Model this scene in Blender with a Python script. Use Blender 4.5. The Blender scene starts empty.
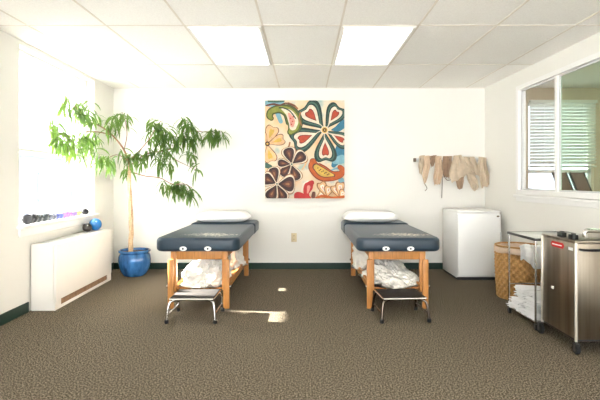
import bpy, bmesh, math, random
from mathutils import Vector, Matrix, noise
PI = math.pi
sc = bpy.context.scene
COL = sc.collection

# ------------------------------------------------------------ camera, light, exposure
CZ = 1.168
cam_d = bpy.data.cameras.new('camera')
cam = bpy.data.objects.new('camera', cam_d); COL.objects.link(cam)
cam.location = (0, 0, CZ); cam.rotation_euler = (PI/2, 0, 0)
cam_d.sensor_width = 36; cam_d.lens = 458/600*36
cam_d.shift_x = -4.5/600; cam_d.shift_y = -20/600
cam_d.clip_start = 0.05; cam_d.clip_end = 200
sc.camera = cam

w = bpy.data.worlds.new('sky'); sc.world = w; w.use_nodes = True
bg = w.node_tree.nodes['Background']
bg.inputs[0].default_value = (0.93, 0.965, 1.0, 1); bg.inputs[1].default_value = 5.4

sun_d = bpy.data.lights.new('sun', 'SUN'); sun = bpy.data.objects.new('sun', sun_d); COL.objects.link(sun)
sun_d.energy = 48; sun_d.color = (1.0, 0.96, 0.90); sun_d.angle = math.radians(0.6)
sun.location = (-8, 6, 6)
sun.rotation_euler = Vector((1.0, -0.09, -0.45)).to_track_quat('-Z', 'Y').to_euler()

sc.view_settings.view_transform = 'Standard'; sc.view_settings.look = 'None'
sc.view_settings.exposure = 1.0; sc.view_settings.gamma = 1.0
sc.view_settings.use_curve_mapping = False
LAMP = 1.6

# ------------------------------------------------------------ materials
def lin(c):
    return tuple((v/255/12.92 if v/255 <= .04045 else ((v/255+.055)/1.055)**2.4) for v in c)
def mat(name, rgb, rough=.6, metal=0, spec=.4, noise_amt=0, noise_scale=20, bump=0, bump_scale=60, stretch=None, coat=0, trans=0, sheen=0):
    m = bpy.data.materials.new(name); m.use_nodes = True
    nt = m.node_tree; N = nt.nodes; L = nt.links; b = N['Principled BSDF']
    c = lin(rgb) + (1,)
    b.inputs['Base Color'].default_value = c
    b.inputs['Roughness'].default_value = rough; b.inputs['Metallic'].default_value = metal
    b.inputs['Specular IOR Level'].default_value = spec
    b.inputs['Coat Weight'].default_value = coat
    b.inputs['Sheen Weight'].default_value = sheen
    tc = N.new('ShaderNodeTexCoord'); mp = N.new('ShaderNodeMapping'); L.new(tc.outputs['Object'], mp.inputs[0])
    if stretch: mp.inputs['Scale'].default_value = stretch
    nz = N.new('ShaderNodeTexNoise'); nz.inputs['Scale'].default_value = noise_scale; nz.inputs['Detail'].default_value = 4
    L.new(mp.outputs[0], nz.inputs[0])
    if noise_amt:
        r = N.new('ShaderNodeValToRGB'); L.new(nz.outputs[0], r.inputs[0])
        r.color_ramp.elements[0].position = .3; r.color_ramp.elements[1].position = .7
        r.color_ramp.elements[0].color = tuple(v*(1-noise_amt) for v in c[:3]) + (1,)
        r.color_ramp.elements[1].color = tuple(min(1, v*(1+noise_amt)) for v in c[:3]) + (1,)
        L.new(r.outputs[0], b.inputs['Base Color'])
    if bump:
        n2 = N.new('ShaderNodeTexNoise'); n2.inputs['Scale'].default_value = bump_scale; n2.inputs['Detail'].default_value = 3
        L.new(mp.outputs[0], n2.inputs[0])
        bp = N.new('ShaderNodeBump'); bp.inputs['Strength'].default_value = bump; bp.inputs['Distance'].default_value = .01
        L.new(n2.outputs[0], bp.inputs['Height']); L.new(bp.outputs[0], b.inputs['Normal'])
    return m
M = {}
M['wall'] = mat('wall_paint', (235, 232, 224), .85, bump=.05, bump_scale=150)
M['ceil'] = mat('ceiling_tile', (251, 247, 240), .95, noise_amt=.05, noise_scale=90, bump=.25, bump_scale=160)
M['tbar'] = mat('ceiling_tee', (230, 221, 207), .6)
M['white'] = mat('white_enamel', (240, 237, 230), .45)
M['trimw'] = mat('trim_white', (240, 238, 234), .45)
M['green'] = mat('green_vinyl', (18, 48, 37), .5)
M['heater'] = mat('heater_enamel', (238, 233, 224), .5)
M['grille'] = mat('rust_brown_grille', (150, 118, 88), .7, noise_amt=.3)
M['wood'] = mat('maple_wood', (196, 134, 72), .45, noise_amt=.16, noise_scale=14, stretch=(6, 6, .6))
M['linen'] = mat('white_linen', (244, 239, 230), .9, bump=.15, bump_scale=40, sheen=.2)
M['pillow'] = mat('pillow_cotton', (246, 244, 240), .9, bump=.1, bump_scale=30)
M['towel'] = mat('white_towel', (246, 245, 243), .95, bump=.5, bump_scale=220)
M['chrome'] = mat('chrome', (205, 203, 200), .18, 1)
M['rubber'] = mat('black_rubber', (22, 22, 22), .6)
M['blackp'] = mat('black_plastic', (18, 18, 18), .35)
M['tread_g'] = mat('grey_tread', (58, 54, 50), .75, bump=.2, bump_scale=200)
M['tread_b'] = mat('dark_tread', (34, 28, 26), .6, bump=.2, bump_scale=200)
M['fridge'] = mat('fridge_white', (244, 243, 239), .4)
M['fridge_base'] = mat('fridge_base', (40, 40, 40), .6)
M['cream'] = mat('cream_plastic', (212, 194, 156), .4)
M['slot'] = mat('slot_dark', (90, 76, 60), .6)
M['soil'] = mat('potting_soil', (70, 52, 38), .95, noise_amt=.4, noise_scale=60, bump=.6)
M['bark'] = mat('pale_bark', (204, 172, 136), .8, noise_amt=.25, noise_scale=30, bump=.5, bump_scale=50, stretch=(1, 1, 3))
M['twig'] = mat('branch_bark', (150, 112, 84), .8)
M['tan'] = mat('tan_cloth', (200, 182, 158), .9, noise_amt=.08, noise_scale=25, bump=.3, bump_scale=90)
M['tan2'] = mat('tan_cloth_warm', (212, 186, 158), .9, noise_amt=.08, noise_scale=25, bump=.3, bump_scale=90)
M['tan3'] = mat('tan_cloth_brown', (166, 138, 114), .9, noise_amt=.12, noise_scale=25, bump=.3, bump_scale=90)
M['strap'] = mat('strap_grey_brown', (120, 104, 88), .8)
M['wicker'] = mat('wicker', (186, 142, 86), .7, noise_amt=.28, noise_scale=70, bump=.3, bump_scale=120)
M['liner'] = mat('hamper_liner', (214, 190, 166), .9, bump=.3, bump_scale=40)
M['glasstop'] = mat('dark_shelf_edge', (60, 58, 56), .3)
M['laminate'] = mat('pale_laminate', (226, 226, 222), .25)
M['red'] = mat('red_emblem', (196, 32, 30), .4)
M['labelw'] = mat('label_white', (245, 245, 242), .5)
M['blue_ball'] = mat('blue_ball', (18, 108, 176), .3, coat=.3)
M['brown_ball'] = mat('dark_ball', (54, 48, 46), .4)
M['tan_wall'] = mat('tan_wall_paint', (214, 196, 172), .85)
M['blind'] = mat('blind_slat', (225, 225, 218), .5)
M['frame_grey'] = mat('sash_grey', (206, 206, 204), .5)
M['brownboard'] = mat('brown_panel', (112, 84, 70), .6, noise_amt=.15)
M['cabwood'] = mat('cabinet_wood', (150, 110, 80), .5, noise_amt=.12, stretch=(1, 1, 6))
M['outground'] = mat('pale_ground', (240, 242, 246), .9, noise_amt=.1, noise_scale=1)
M['outwall'] = mat('blue_grey_siding', (100, 108, 122), .8)
M['outroof'] = mat('roof_grey', (112, 118, 128), .8)
M['sun_blocker'] = mat('sun_blocker_white', (235, 235, 235), .8)
M['emblem_dark'] = mat('emblem_dark', (30, 40, 55), .4)
for k, c in dict(black=(38, 38, 42), grey=(104, 106, 118), blue=(92, 100, 160), pink=(214, 110, 196), purple=(140, 120, 170), yellow=(226, 206, 120), dark=(64, 70, 72)).items():
    M['db_'+k] = mat('dumbbell_'+k, c, .4)

def carpet():
    m = mat('carpet', (128, 108, 88), 1.0, spec=.05)
    nt = m.node_tree; N = nt.nodes; L = nt.links; b = N['Principled BSDF']
    tc = N.new('ShaderNodeTexCoord')
    n1 = N.new('ShaderNodeTexNoise'); n1.inputs['Scale'].default_value = 105; n1.inputs['Detail'].default_value = 6; n1.inputs['Roughness'].default_value = .8
    L.new(tc.outputs['Object'], n1.inputs[0])
    r = N.new('ShaderNodeValToRGB'); L.new(n1.outputs[0], r.inputs[0])
    e = r.color_ramp.elements
    e[0].position = .42; e[0].color = lin((40, 34, 27)) + (1,)
    e[1].position = .58; e[1].color = lin((164, 151, 132)) + (1,)
    k = e.new(.5); k.color = lin((92, 83, 68)) + (1,)
    L.new(r.outputs[0], b.inputs['Base Color'])
    bp = N.new('ShaderNodeBump'); bp.inputs['Strength'].default_value = .6; bp.inputs['Distance'].default_value = .006
    L.new(n1.outputs[0], bp.inputs['Height']); L.new(bp.outputs[0], b.inputs['Normal'])
    return m
M['carpet'] = carpet()

def vinyl():
    m = mat('navy_vinyl', (48, 66, 88), .38, spec=.5)
    nt = m.node_tree; N = nt.nodes; L = nt.links; b = N['Principled BSDF']
    tc = N.new('ShaderNodeTexCoord')
    n1 = N.new('ShaderNodeTexNoise'); n1.inputs['Scale'].default_value = 42; n1.inputs['Detail'].default_value = 5; n1.inputs['Roughness'].default_value = .7
    L.new(tc.outputs['Object'], n1.inputs[0])
    # worn flaked patch: ellipse on the top towards the foot end
    sx = N.new('ShaderNodeSeparateXYZ'); L.new(tc.outputs['Object'], sx.inputs[0])
    def mth(op, a, bb):
        n = N.new('ShaderNodeMath'); n.operation = op
        for i, v in enumerate((a, bb)):
            if isinstance(v, (int, float)): n.inputs[i].default_value = v
            else: L.new(v, n.inputs[i])
        return n.outputs[0]
    dx = mth('MULTIPLY', mth('SUBTRACT', sx.outputs[0], .08), 3.2)
    dy = mth('MULTIPLY', mth('SUBTRACT', sx.outputs[1], .26), 6.0)
    d = mth('ADD', mth('MULTIPLY', dx, dx), mth('MULTIPLY', dy, dy))
    fall = mth('SUBTRACT', 1.0, mth('MINIMUM', d, 1.0))
    top = mth('GREATER_THAN', sx.outputs[2], .62)
    v = mth('MULTIPLY', mth('MULTIPLY', mth('ADD', mth('MULTIPLY', fall, .16), n1.outputs[0]), top), mth('GREATER_THAN', fall, .02))
    mk = mth('GREATER_THAN', v, .635)
    mx = N.new('ShaderNodeMix'); mx.data_type = 'RGBA'
    L.new(mk, mx.inputs['Factor']); mx.inputs['A'].default_value = lin((36, 54, 68)) + (1,); mx.inputs['B'].default_value = lin((205, 196, 178)) + (1,)
    L.new(mx.outputs['Result'], b.inputs['Base Color'])
    return m
M['vinyl'] = vinyl()

def glaze():
    m = mat('blue_glaze', (50, 102, 156), .15, coat=.5, noise_amt=.6, noise_scale=14, stretch=(1, 1, .3))
    return m
M['glaze'] = glaze()

def steel():
    m = mat('brushed_steel', (160, 150, 136), .28, 1, noise_amt=.28, noise_scale=6, stretch=(3.0, 3.0, .12), bump=.05, bump_scale=120)
    return m
M['steel'] = steel()

def leafmat():
    m = bpy.data.materials.new('leaf'); m.use_nodes = True
    nt = m.node_tree; N = nt.nodes; L = nt.links; b = N['Principled BSDF']
    tc = N.new('ShaderNodeTexCoord'); nz = N.new('ShaderNodeTexNoise'); nz.inputs['Scale'].default_value = 6
    L.new(tc.outputs['Object'], nz.inputs[0])
    r = N.new('ShaderNodeValToRGB'); L.new(nz.outputs[0], r.inputs[0])
    r.color_ramp.elements[0].position = .35; r.color_ramp.elements[0].color = lin((44, 74, 36)) + (1,)
    r.color_ramp.elements[1].position = .65; r.color_ramp.elements[1].color = lin((92, 124, 58)) + (1,)
    L.new(r.outputs[0], b.inputs['Base Color']); b.inputs['Roughness'].default_value = .45
    t = N.new('ShaderNodeBsdfTranslucent'); t.inputs[0].default_value = lin((150, 188, 78)) + (1,)
    mx = N.new('ShaderNodeMixShader'); mx.inputs[0].default_value = .33
    L.new(b.outputs[0], mx.inputs[1]); L.new(t.outputs[0], mx.inputs[2]); L.new(mx.outputs[0], N['Material Output'].inputs[0])
    return m
M['leaf'] = leafmat()

def glassmat(name, tint):
    m = bpy.data.materials.new(name); m.use_nodes = True
    nt = m.node_tree; N = nt.nodes; L = nt.links; N.remove(N['Principled BSDF'])
    t = N.new('ShaderNodeBsdfTransparent'); t.inputs[0].default_value = tint + (1,)
    g = N.new('ShaderNodeBsdfGlossy'); g.inputs['Roughness'].default_value = .02
    mx = N.new('ShaderNodeMixShader'); mx.inputs[0].default_value = .04; L.new(t.outputs[0], mx.inputs[1]); L.new(g.outputs[0], mx.inputs[2])
    L.new(mx.outputs[0], N['Material Output'].inputs[0])
    return m
M['glass'] = glassmat('clear_glass', (.97, .98, .98))
M['dglass'] = glassmat('dimming_glass', (.42, .44, .45))  # grey tint added to dim the daylight behind the blind
M['gglass'] = glassmat('green_glass', (.84, .93, .84))

def shademat():
    m = bpy.data.materials.new('roller_shade'); m.use_nodes = True
    nt = m.node_tree; N = nt.nodes; L = nt.links; N.remove(N['Principled BSDF'])
    d = N.new('ShaderNodeBsdfDiffuse'); d.inputs[0].default_value = (.85, .85, .83, 1)
    t = N.new('ShaderNodeBsdfTranslucent'); t.inputs[0].default_value = (.95, .95, .93, 1)
    mx = N.new('ShaderNodeMixShader'); mx.inputs[0].default_value = .7
    L.new(d.outputs[0], mx.inputs[1]); L.new(t.outputs[0], mx.inputs[2]); L.new(mx.outputs[0], N['Material Output'].inputs[0])
    return m
M['shade'] = shademat()
def emit(name, rgb, s):
    m = bpy.data.materials.new(name); m.use_nodes = True
    b = m.node_tree.nodes['Principled BSDF']
    b.inputs['Base Color'].default_value = (.9, .9, .9, 1)
    b.inputs['Emission Color'].default_value = rgb + (1,); b.inputs['Emission Strength'].default_value = s
    return m
M['lens2'] = emit('next_room_fill_lens', (1.0, .965, .92), 9.0)
M['lens'] = emit('lamp_lens', (1.0, .965, .92), LAMP)

# ------------------------------------------------------------ helpers
def bx(bm, x0, x1, y0, y1, z0, z1, bev=0, seg=2):
    r = bmesh.ops.create_cube(bm, size=1)
    vs = r['verts']
    bmesh.ops.transform(bm, verts=vs, matrix=Matrix.Translation(((x0+x1)/2, (y0+y1)/2, (z0+z1)/2)) @ Matrix.Diagonal((abs(x1-x0), abs(y1-y0), abs(z1-z0), 1)))
    if bev:
        es = list({e for v in vs for e in v.link_edges})
        bmesh.ops.bevel(bm, geom=es, offset=bev, segments=seg, profile=.5, affect='EDGES')
def box(*a, **k):
    bm = bmesh.new(); bx(bm, *a, **k); return bm
def tube(bm, pts, r, n=10, cap=True):
    pts = [Vector(p) for p in pts]; rs = r if isinstance(r, (list, tuple)) else [r]*len(pts)
    rings = []; up = None
    for i, p in enumerate(pts):
        d = (pts[min(i+1, len(pts)-1)] - pts[max(i-1, 0)]).normalized()
        if up is None:
            up = Vector((0, 0, 1)) if abs(d.z) < .9 else Vector((1, 0, 0))
        a = d.cross(up)
        if a.length < 1e-4: a = d.cross(Vector((0, 1, 0)))
        a.normalize(); b = a.cross(d).normalized(); up = b
        rings.append([bm.verts.new(p + rs[i]*(math.cos(2*PI*k/n)*a + math.sin(2*PI*k/n)*b)) for k in range(n)])
    for i in range(len(rings)-1):
        for k in range(n):
            bm.faces.new((rings[i][k], rings[i][(k+1) % n], rings[i+1][(k+1) % n], rings[i+1][k]))
    if cap:
        bm.faces.new(rings[0][::-1]); bm.faces.new(rings[-1])
def smoothpath(pts, n=6):
    P = [Vector(p) for p in pts]; out = []
    for i in range(len(P)-1):
        p0 = P[max(i-1, 0)]; p1 = P[i]; p2 = P[i+1]; p3 = P[min(i+2, len(P)-1)]
        for k in range(n):
            t = k/n
            out.append(.5*((2*p1) + (-p0+p2)*t + (2*p0-5*p1+4*p2-p3)*t*t + (-p0+3*p1-3*p2+p3)*t**3))
    out.append(P[-1]); return out
def lathe(bm, prof, n=40, sx=1, sy=1, c=(0, 0, 0), close=False):
    rings = []
    for r, z in prof:
        rings.append([bm.verts.new((c[0]+r*sx*math.cos(2*PI*k/n), c[1]+r*sy*math.sin(2*PI*k/n), c[2]+z)) for k in range(n)])
    for i in range(len(rings)-1):
        for k in range(n):
            bm.faces.new((rings[i][k], rings[i][(k+1) % n], rings[i+1][(k+1) % n], rings[i+1][k]))
    if close:
        bm.faces.new(rings[0][::-1]); bm.faces.new(rings[-1])
def cyl(bm, c, r, h, axis='z', n=24, bev=0):
    c = Vector(c); ax = {'x': Vector((1, 0, 0)), 'y': Vector((0, 1, 0)), 'z': Vector((0, 0, 1))}[axis]
    if bev:
        tube(bm, [c-ax*h/2, c-ax*(h/2-bev), c+ax*(h/2-bev), c+ax*h/2], [r-bev, r, r, r-bev], n)
    else:
        tube(bm, [c-ax*h/2, c+ax*h/2], r, n)
def crumple(w, d, h, seed, amp=.25, freq=3.0, sub=5, flat=2.6, dome=False):
    bm = bmesh.new(); bmesh.ops.create_icosphere(bm, subdivisions=sub, radius=1)
    for v in bm.verts:
        p = v.co.normalized()
        k = (abs(p.x)**flat + abs(p.y)**flat + abs(p.z)**flat)**(-1/flat)
        q = p*k
        nn = noise.noise(p*1.3*freq/3 + Vector((seed, 0, 0)))
        rd = 1-abs(noise.noise(p*freq + Vector((seed*3, 5, 0))))*2
        fine = 1-abs(noise.noise(p*freq*2.3 + Vector((seed*2, 1, 7))))*2
        f = 1 + amp*(nn*1.1 + .45*(rd-.5) + .2*(fine-.5))
        q = q*f
        if dome:
            fx = 1 + .10*(1-abs(noise.noise(Vector((p.x*freq*1.7+seed, p.y*freq*1.7, p.z*3))))*3)
            v.co = Vector((q.x*w/2*min(1, fx), q.y*d/2*min(1, fx), max(0, q.z)*h*fx))
        else: v.co = Vector((q.x*w/2, q.y*d/2, max(0, h/2 + q.z*h/2)))
    return bm
def obj(name, bm, m, parent=None, loc=None, rotz=0, smooth=True, ang=40, mats=None):
    me = bpy.data.meshes.new(name)
    bmesh.ops.recalc_face_normals(bm, faces=bm.faces) if mats is None else None
    bm.to_mesh(me); bm.free()
    for mm in (mats or [m]): me.materials.append(mm)
    if smooth:
        me.shade_smooth()
        try: me.set_sharp_from_angle(angle=math.radians(ang))
        except Exception: pass
    o = bpy.data.objects.new(name, me); COL.objects.link(o)
    if parent: o.parent = parent
    if loc: o.location = loc
    if rotz: o.rotation_euler = (0, 0, rotz)
    return o
def struct(name, bm, m, **k):
    o = obj(name, bm, m, smooth=False, **k)
    if 'parent' not in k: o['kind'] = 'structure'
    return o
def tag(o, label, cat, group=None):
    o['label'] = label; o['category'] = cat
    if group: o['group'] = group
    return o
def thing(name, label, cat, loc=(0, 0, 0), rotz=0, group=None):
    o = bpy.data.objects.new(name, None); COL.objects.link(o); o.empty_display_size = .1
    o.location = loc; o.rotation_euler = (0, 0, rotz)
    return tag(o, label, cat, group)
def dup(root, loc, rotz, label, group=None, swap=None):
    def cp(o, par):
        c = o.copy(); COL.objects.link(c); c.parent = par
        if swap and c.type == 'MESH' and c.data.materials and c.data.materials[0].name in swap:
            c.data = c.data.copy(); c.data.materials[0] = swap[c.data.materials[0].name]
        for ch in o.children: cp(ch, c)
        return c
    r = cp(root, None); r.location = loc; r.rotation_euler = (0, 0, rotz); r['label'] = label
    if group: r['group'] = group
    return r
def P(px, py, Y):
    return Vector(((px-304.5)/458*Y, Y, CZ-(py-180)/458*Y))
def at(v, o):  # world point into the frame of a loc
    return Vector(v) - Vector(o)

H = 2.375; YB = 6.01; YF = -2.6
AL = .0286; AR = .018
LW = dict(loc=(-2.507, YB, 0), rotz=AL)     # left wall frame: local x into room, local y towards the back
RW = dict(loc=(2.369, YB, 0), rotz=AR)      # right wall frame: local x away from room

# ------------------------------------------------------------ room shell
struct('floor', box(-2.9, 5.2, YF-.1, YB+.1, -.1, 0), M['carpet'])
bm = box(-2.85, 5.1, YF, YB, H, H+.1)
struct('ceiling', bm, M['ceil'])
bm = bmesh.new()
xs = [-.328 + .61*k for k in range(-3, 5)]
ys = [YB - 1.22*k for k in range(1, 8)]
for x in xs: bx(bm, x-.0075, x+.0075, YF, YB, H-.003, H)
for y in ys: bx(bm, -2.5, 2.4, y-.0075, y+.0075, H-.0032, H)
struct('trim_1', bm, M['tbar'])
bm = bmesh.new()   # wall angle at ceiling
bx(bm, -2.5, 2.4, YB-.02, YB, H-.003, H)
struct('trim_2', bm, M['tbar'])
LY = 8.8
# left wall with window opening (local y -1.99 .. -.58)
WY0, WY1, WZ0, WZ1 = -2.08, -.585, .775, 2.335
bm = bmesh.new()
T = .22
bx(bm, -T, 0, -LY, WY0, 0, H); bx(bm, -T, 0, WY1, .1, 0, H)
bx(bm, -T, 0, WY0, WY1, 0, WZ0-.03); bx(bm, -T, 0, WY0, WY1, WZ1, H)
struct('wall_left', bm, M['wall'], **LW)
struct('wall_back', box(-2.9, 5.0, YB, YB+.15, 0, H), M['wall']) if False else None
# back wall of this room, and of the next one with its window opening
struct('wall_back', box(-2.75, 2.43, YB, YB+.15, 0, H), M['wall'])
# right wall with interior glazing (local y)
GY0, GY1, GZ0, GZ1 = -3.35, -.93, 1.055, 2.165
bm = bmesh.new(); T2 = .06
bx(bm, 0, T2, -LY, GY0, 0, H); bx(bm, 0, T2, GY1, 0, 0, H)
bx(bm, 0, T2, GY0, GY1, 0, GZ0); bx(bm, 0, T2, GY0, GY1, GZ1, H)
struct('wall_right', bm, M['wall'], **RW)
# wall behind the camera; its wide opening is added to brighten the room
bm = bmesh.new()
bx(bm, -2.6, -2.15, YF-.15, YF, 0, H); bx(bm, 2.15, 2.7, YF-.15, YF, 0, H)
bx(bm, -2.15, 2.15, YF-.15, YF, 0, .15); bx(bm, -2.15, 2.15, YF-.15, YF, 2.3, H)
struct('wall_front', bm, M['wall'])
# baseboards
struct('baseboard_back', box(-2.5, 2.365, YB-.012, YB, 0, .083, bev=.003), M['green'])
bm = bmesh.new(); bx(bm, 0, .012, -LY, -1.955, 0, .09, bev=.003); bx(bm, 0, .012, -.62, -.012, 0, .09, bev=.003)
struct('baseboard_left', bm, M['green'], **LW)
struct('baseboard_right', box(-.012, 0, -LY, -.012, 0, .09, bev=.003), M['green'], **RW)

# ---- window 1 (left, exterior)
bm = bmesh.new(); gx = -.13
zr = 1.44
for y0, y1, z0, z1 in ((WY0, WY0+.05, WZ0, WZ1), (WY1-.05, WY1, WZ0, WZ1), (WY0, WY1, WZ0, WZ0+.045), (WY0, WY1, WZ1-.04, WZ1)):
    bx(bm, gx-.03, gx+.03, y0, y1, z0, z1, bev=.004)
win = struct('window_1', bm, M['trimw'], **LW)
struct('meeting_rail', box(gx-.02, gx+.035, WY0+.05, WY1-.05, zr-.02, zr+.02, bev=.004), M['frame_grey'], parent=win)
struct('lower_pane', box(gx-.004, gx+.004, WY0+.05, WY1-.05, WZ0+.045, zr-.02), M['glass'], parent=win)
struct('upper_pane', box(gx-.02, gx-.014, WY0+.05, WY1-.05, zr+.02, WZ1-.04), M['glass'], parent=win)
bm = bmesh.new(); bx(bm, -.1, .055, WY0-.04, WY1+.03, WZ0-.03, WZ0, bev=.008)
struct('window_sill', bm, M['trimw'], parent=win)
bm = bmesh.new(); bx(bm, .001, .022, WY0-.02, WY1+.01, WZ0-.10, WZ0-.03, bev=.006)
struct('sill_apron', bm, M['trimw'], parent=win)
bm = box(gx+.04, gx+.042, WY0+.012, WY1-.012, zr, WZ1-.004)
sh = obj('roller_shade', bm, M['shade'], loc=LW['loc'], rotz=LW['rotz'])
tag(sh, 'white translucent roller shade pulled halfway down in the left window', 'window shade')
obj('bottom_bar', box(gx+.036, gx+.046, WY0+.012, WY1-.012, zr-.012, zr+.006, bev=.002), M['trimw'], sh)

# ---- window 2 (right wall, looking into the next room)
bm = bmesh.new()
def ring(bm, x0, x1, y0, y1, z0, z1, t):
    bx(bm, x0, x1, y0, y0+t, z0, z1, bev=.003); bx(bm, x0, x1, y1-t, y1, z0, z1, bev=.003)
    bx(bm, x0, x1, y0+t, y1-t, z0, z0+t, bev=.003); bx(bm, x0, x1, y0+t, y1-t, z1-t, z1, bev=.003)
ring(bm, -.022, T2+.01, GY0-.045, GY1+.045, GZ0-.045, GZ1+.045, .048)
w2 = struct('window_2', bm, M['trimw'], **RW)
my = -1.64
struct('mullion', box(.0, .034, my-.024, my+.024, GZ0, GZ1, bev=.003), M['trimw'], parent=w2)
bm = bmesh.new(); ring(bm, .015, .034, my+.024, GY1-.005, GZ0, GZ1, .018); struct('window_frame', bm, M['frame_grey'], parent=w2)
bm = bmesh.new(); ring(bm, .015, .034, GY0+.005, my-.024, GZ0, GZ1, .018); struct('window_frame', bm, M['frame_grey'], parent=w2)
struct('clear_pane', box(.022, .027, my+.045, GY1-.02, GZ0+.018, GZ1-.018), M['glass'], parent=w2)
struct('green_pane', box(.022, .027, GY0+.02, my-.045, GZ0+.018, GZ1-.018), M['gglass'], parent=w2)
bm = bmesh.new(); bx(bm, -.04, 0, GY0-.08, GY1+.07, GZ0-.075, GZ0-.05, bev=.004); bx(bm, -.016, 0, GY0-.06, GY1+.05, GZ0-.12, GZ0-.075, bev=.003)
struct('window_sill', bm, M['trimw'], parent=w2)

# ---- next room
NX0, NX1, NZ0, NZ1 = 2.93, 3.80, 1.0, 2.19
bm = bmesh.new()
bx(bm, 2.43, NX0, YB, YB+.15, 0, H); bx(bm, NX1, 4.75, YB, YB+.15, 0, H)
bx(bm, NX0, NX1, YB, YB+.15, 0, NZ0); bx(bm, NX0, NX1, YB, YB+.15, NZ1, H)
struct('wall_next_room_back', bm, M['tan_wall'])
struct('wall_next_room_side', box(4.6, 4.75, .8, YB, 0, H), M['tan_wall'])
struct('wall_next_room_front', box(2.75, 4.75, .65, .8, 0, H), M['tan_wall'])
bm = bmesh.new()
ring(bm, NX0, NX1, YB+.05, YB+.1, NZ0, NZ1, .05) if False else None
for a in ((NX0, NX0+.04, NZ0, NZ1), (NX1-.04, NX1, NZ0, NZ1), (NX0, NX1, NZ0, NZ0+.04), (NX0, NX1, NZ1-.04, NZ1), (NX0, NX1, 1.26, 1.30)):
    bx(bm, a[0], a[1], YB+.06, YB+.1, a[2], a[3])
w3 = struct('window_3', bm, M['trimw'])
struct('pane', box(NX0+.04, NX1-.04, YB+.078, YB+.084, NZ0+.04, NZ1-.04), M['dglass'], parent=w3)
vb = thing('venetian_blind', 'white horizontal slat blind half lowered on the window of the next room', 'blind', (3.37, 5.975, 0))
bm = bmesh.new()
z = 2.17
while z > 1.36:
    t = .8
    for xx0, xx1 in ((-.43, .43),):
        c = .021
        r = bmesh.ops.create_cube(bm, size=1)
        bmesh.ops.transform(bm, verts=r['verts'], matrix=Matrix.Translation((0, 0, z)) @ Matrix.Rotation(-t, 4, 'X') @ Matrix.Diagonal((.86, .044, .003, 1)))
    z -= .043
obj('slats', bm, M['blind'], vb, smooth=False)
obj('head_rail', box(-.44, .44, -.025, .025, 2.17, 2.21, bev=.004), M['blind'], vb)
obj('bottom_rail', box(-.43, .43, -.022, .022, 1.335, 1.355, bev=.004), M['blind'], vb)
for xx in (-.25, .25):
    bm = bmesh.new(); tube(bm, [(xx, -.026, 1.34), (xx, -.026, 2.18)], .002, 6); obj('cord', bm, M['blind'], vb)

cb = thing('low_cabinet', 'brown wooden cabinet under the blind in the next room', 'cabinet', (3.2, 5.6, 0))
obj('body', box(-.6, .6, -.25, .25, .08, .97, bev=.005), M['cabwood'], cb); obj('plinth', box(-.57, .57, -.22, .22, 0, .08), M['fridge_base'], cb)
for x0, x1 in ((-.58, -.01), (.01, .58)):
    dd = obj('door', box(x0, x1, -.268, -.25, .1, .95, bev=.003), M['cabwood'], cb)
    kb = bmesh.new(); cyl(kb, (x1-.05 if x0 < -.3 else x0+.05, -.28, .55), .012, .025, 'y'); obj('knob', kb, M['chrome'], dd)
def panel(px0, px1, y0, label):
    Y = 5.55
    X0 = (px0-304.5)/458*Y; X1 = (px1-304.5)/458*Y
    t = thing('leaning_panel', label, 'panel', ((X0+X1)/2, Y, .97), 0)
    wd = (X1-X0)
    bm = bmesh.new()
    for k in range(1):
        r = bmesh.ops.create_cube(bm, size=1)
        sh_ = Matrix.Identity(4); sh_[0][2] = -.28
        bmesh.ops.transform(bm, verts=r['verts'], matrix=sh_ @ Matrix.Translation((0, 0, .145)) @ Matrix.Rotation(-.2, 4, 'X') @ Matrix.Diagonal((wd, .02, .29, 1)))
    obj('board', bm, M['brownboard'], t, smooth=False)
    bm = bmesh.new()
    for s in (-1, 1):
        r = bmesh.ops.create_cube(bm, size=1)
        bmesh.ops.transform(bm, verts=r['verts'], matrix=sh_ @ Matrix.Translation((s*wd/2, 0, .145)) @ Matrix.Rotation(-.2, 4, 'X') @ Matrix.Diagonal((.014, .032, .295, 1)))
    obj('edge_frame', bm, M['fridge_base'], t, smooth=False)
    return t
panel(560.5, 573.5, 0, 'left of the two brown panels leaning beyond the green glass')
panel(577.5, 591.5, 0, 'right of the two brown panels leaning beyond the green glass')
t = thing('desk_phone', 'black desk phone on the cabinet behind the clear pane', 'phone', (P(534, 188, 5.5).x, 5.5, .97))
obj('base', box(-.07, .07, -.09, .09, 0, .05, bev=.012), M['blackp'], t)
bm = bmesh.new(); tube(bm, [(-.05, -.08, .07), (-.05, -.05, .085), (-.05, .05, .085), (-.05, .08, .07)], [.022, .014, .014, .022], 10); obj('handset', bm, M['blackp'], t)

# ---- outdoors beyond the left window
struct('ground', box(-60, 40, -40, 60, -.9, -.8), M['outground'])
ob = thing('neighbour_building', 'pale blue low building seen outside through the left window', 'building', (-14, 24, -.8))
obj('wall', box(-2, 2, -8, 8, 0, 3.0), M['outwall'], ob, smooth=False)
bm = bmesh.new(); bx(bm, -2.3, 2.3, -8.3, 8.3, 3.0, 3.25); obj('roof', bm, M['outroof'], ob, smooth=False)
for k in range(5):
    f = obj('window', box(2.0, 2.05, -6.4+3*k, -5.0+3*k, 1.0, 2.3), M['outroof'], ob, smooth=False)
    obj('pane', box(2.05, 2.06, -6.3+3*k, -5.1+3*k, 1.1, 2.2), M['db_grey'], f, smooth=False)
ev = obj('sun_blocker', box(-4.95, -2.76, -1.0, 10.0, 2.14, 2.3), M['sun_blocker']); tag(ev, 'added white slab out of view, blocking sun above the left window', 'sun blocker')  # unseen slab added to limit where the sun falls indoors

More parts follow.
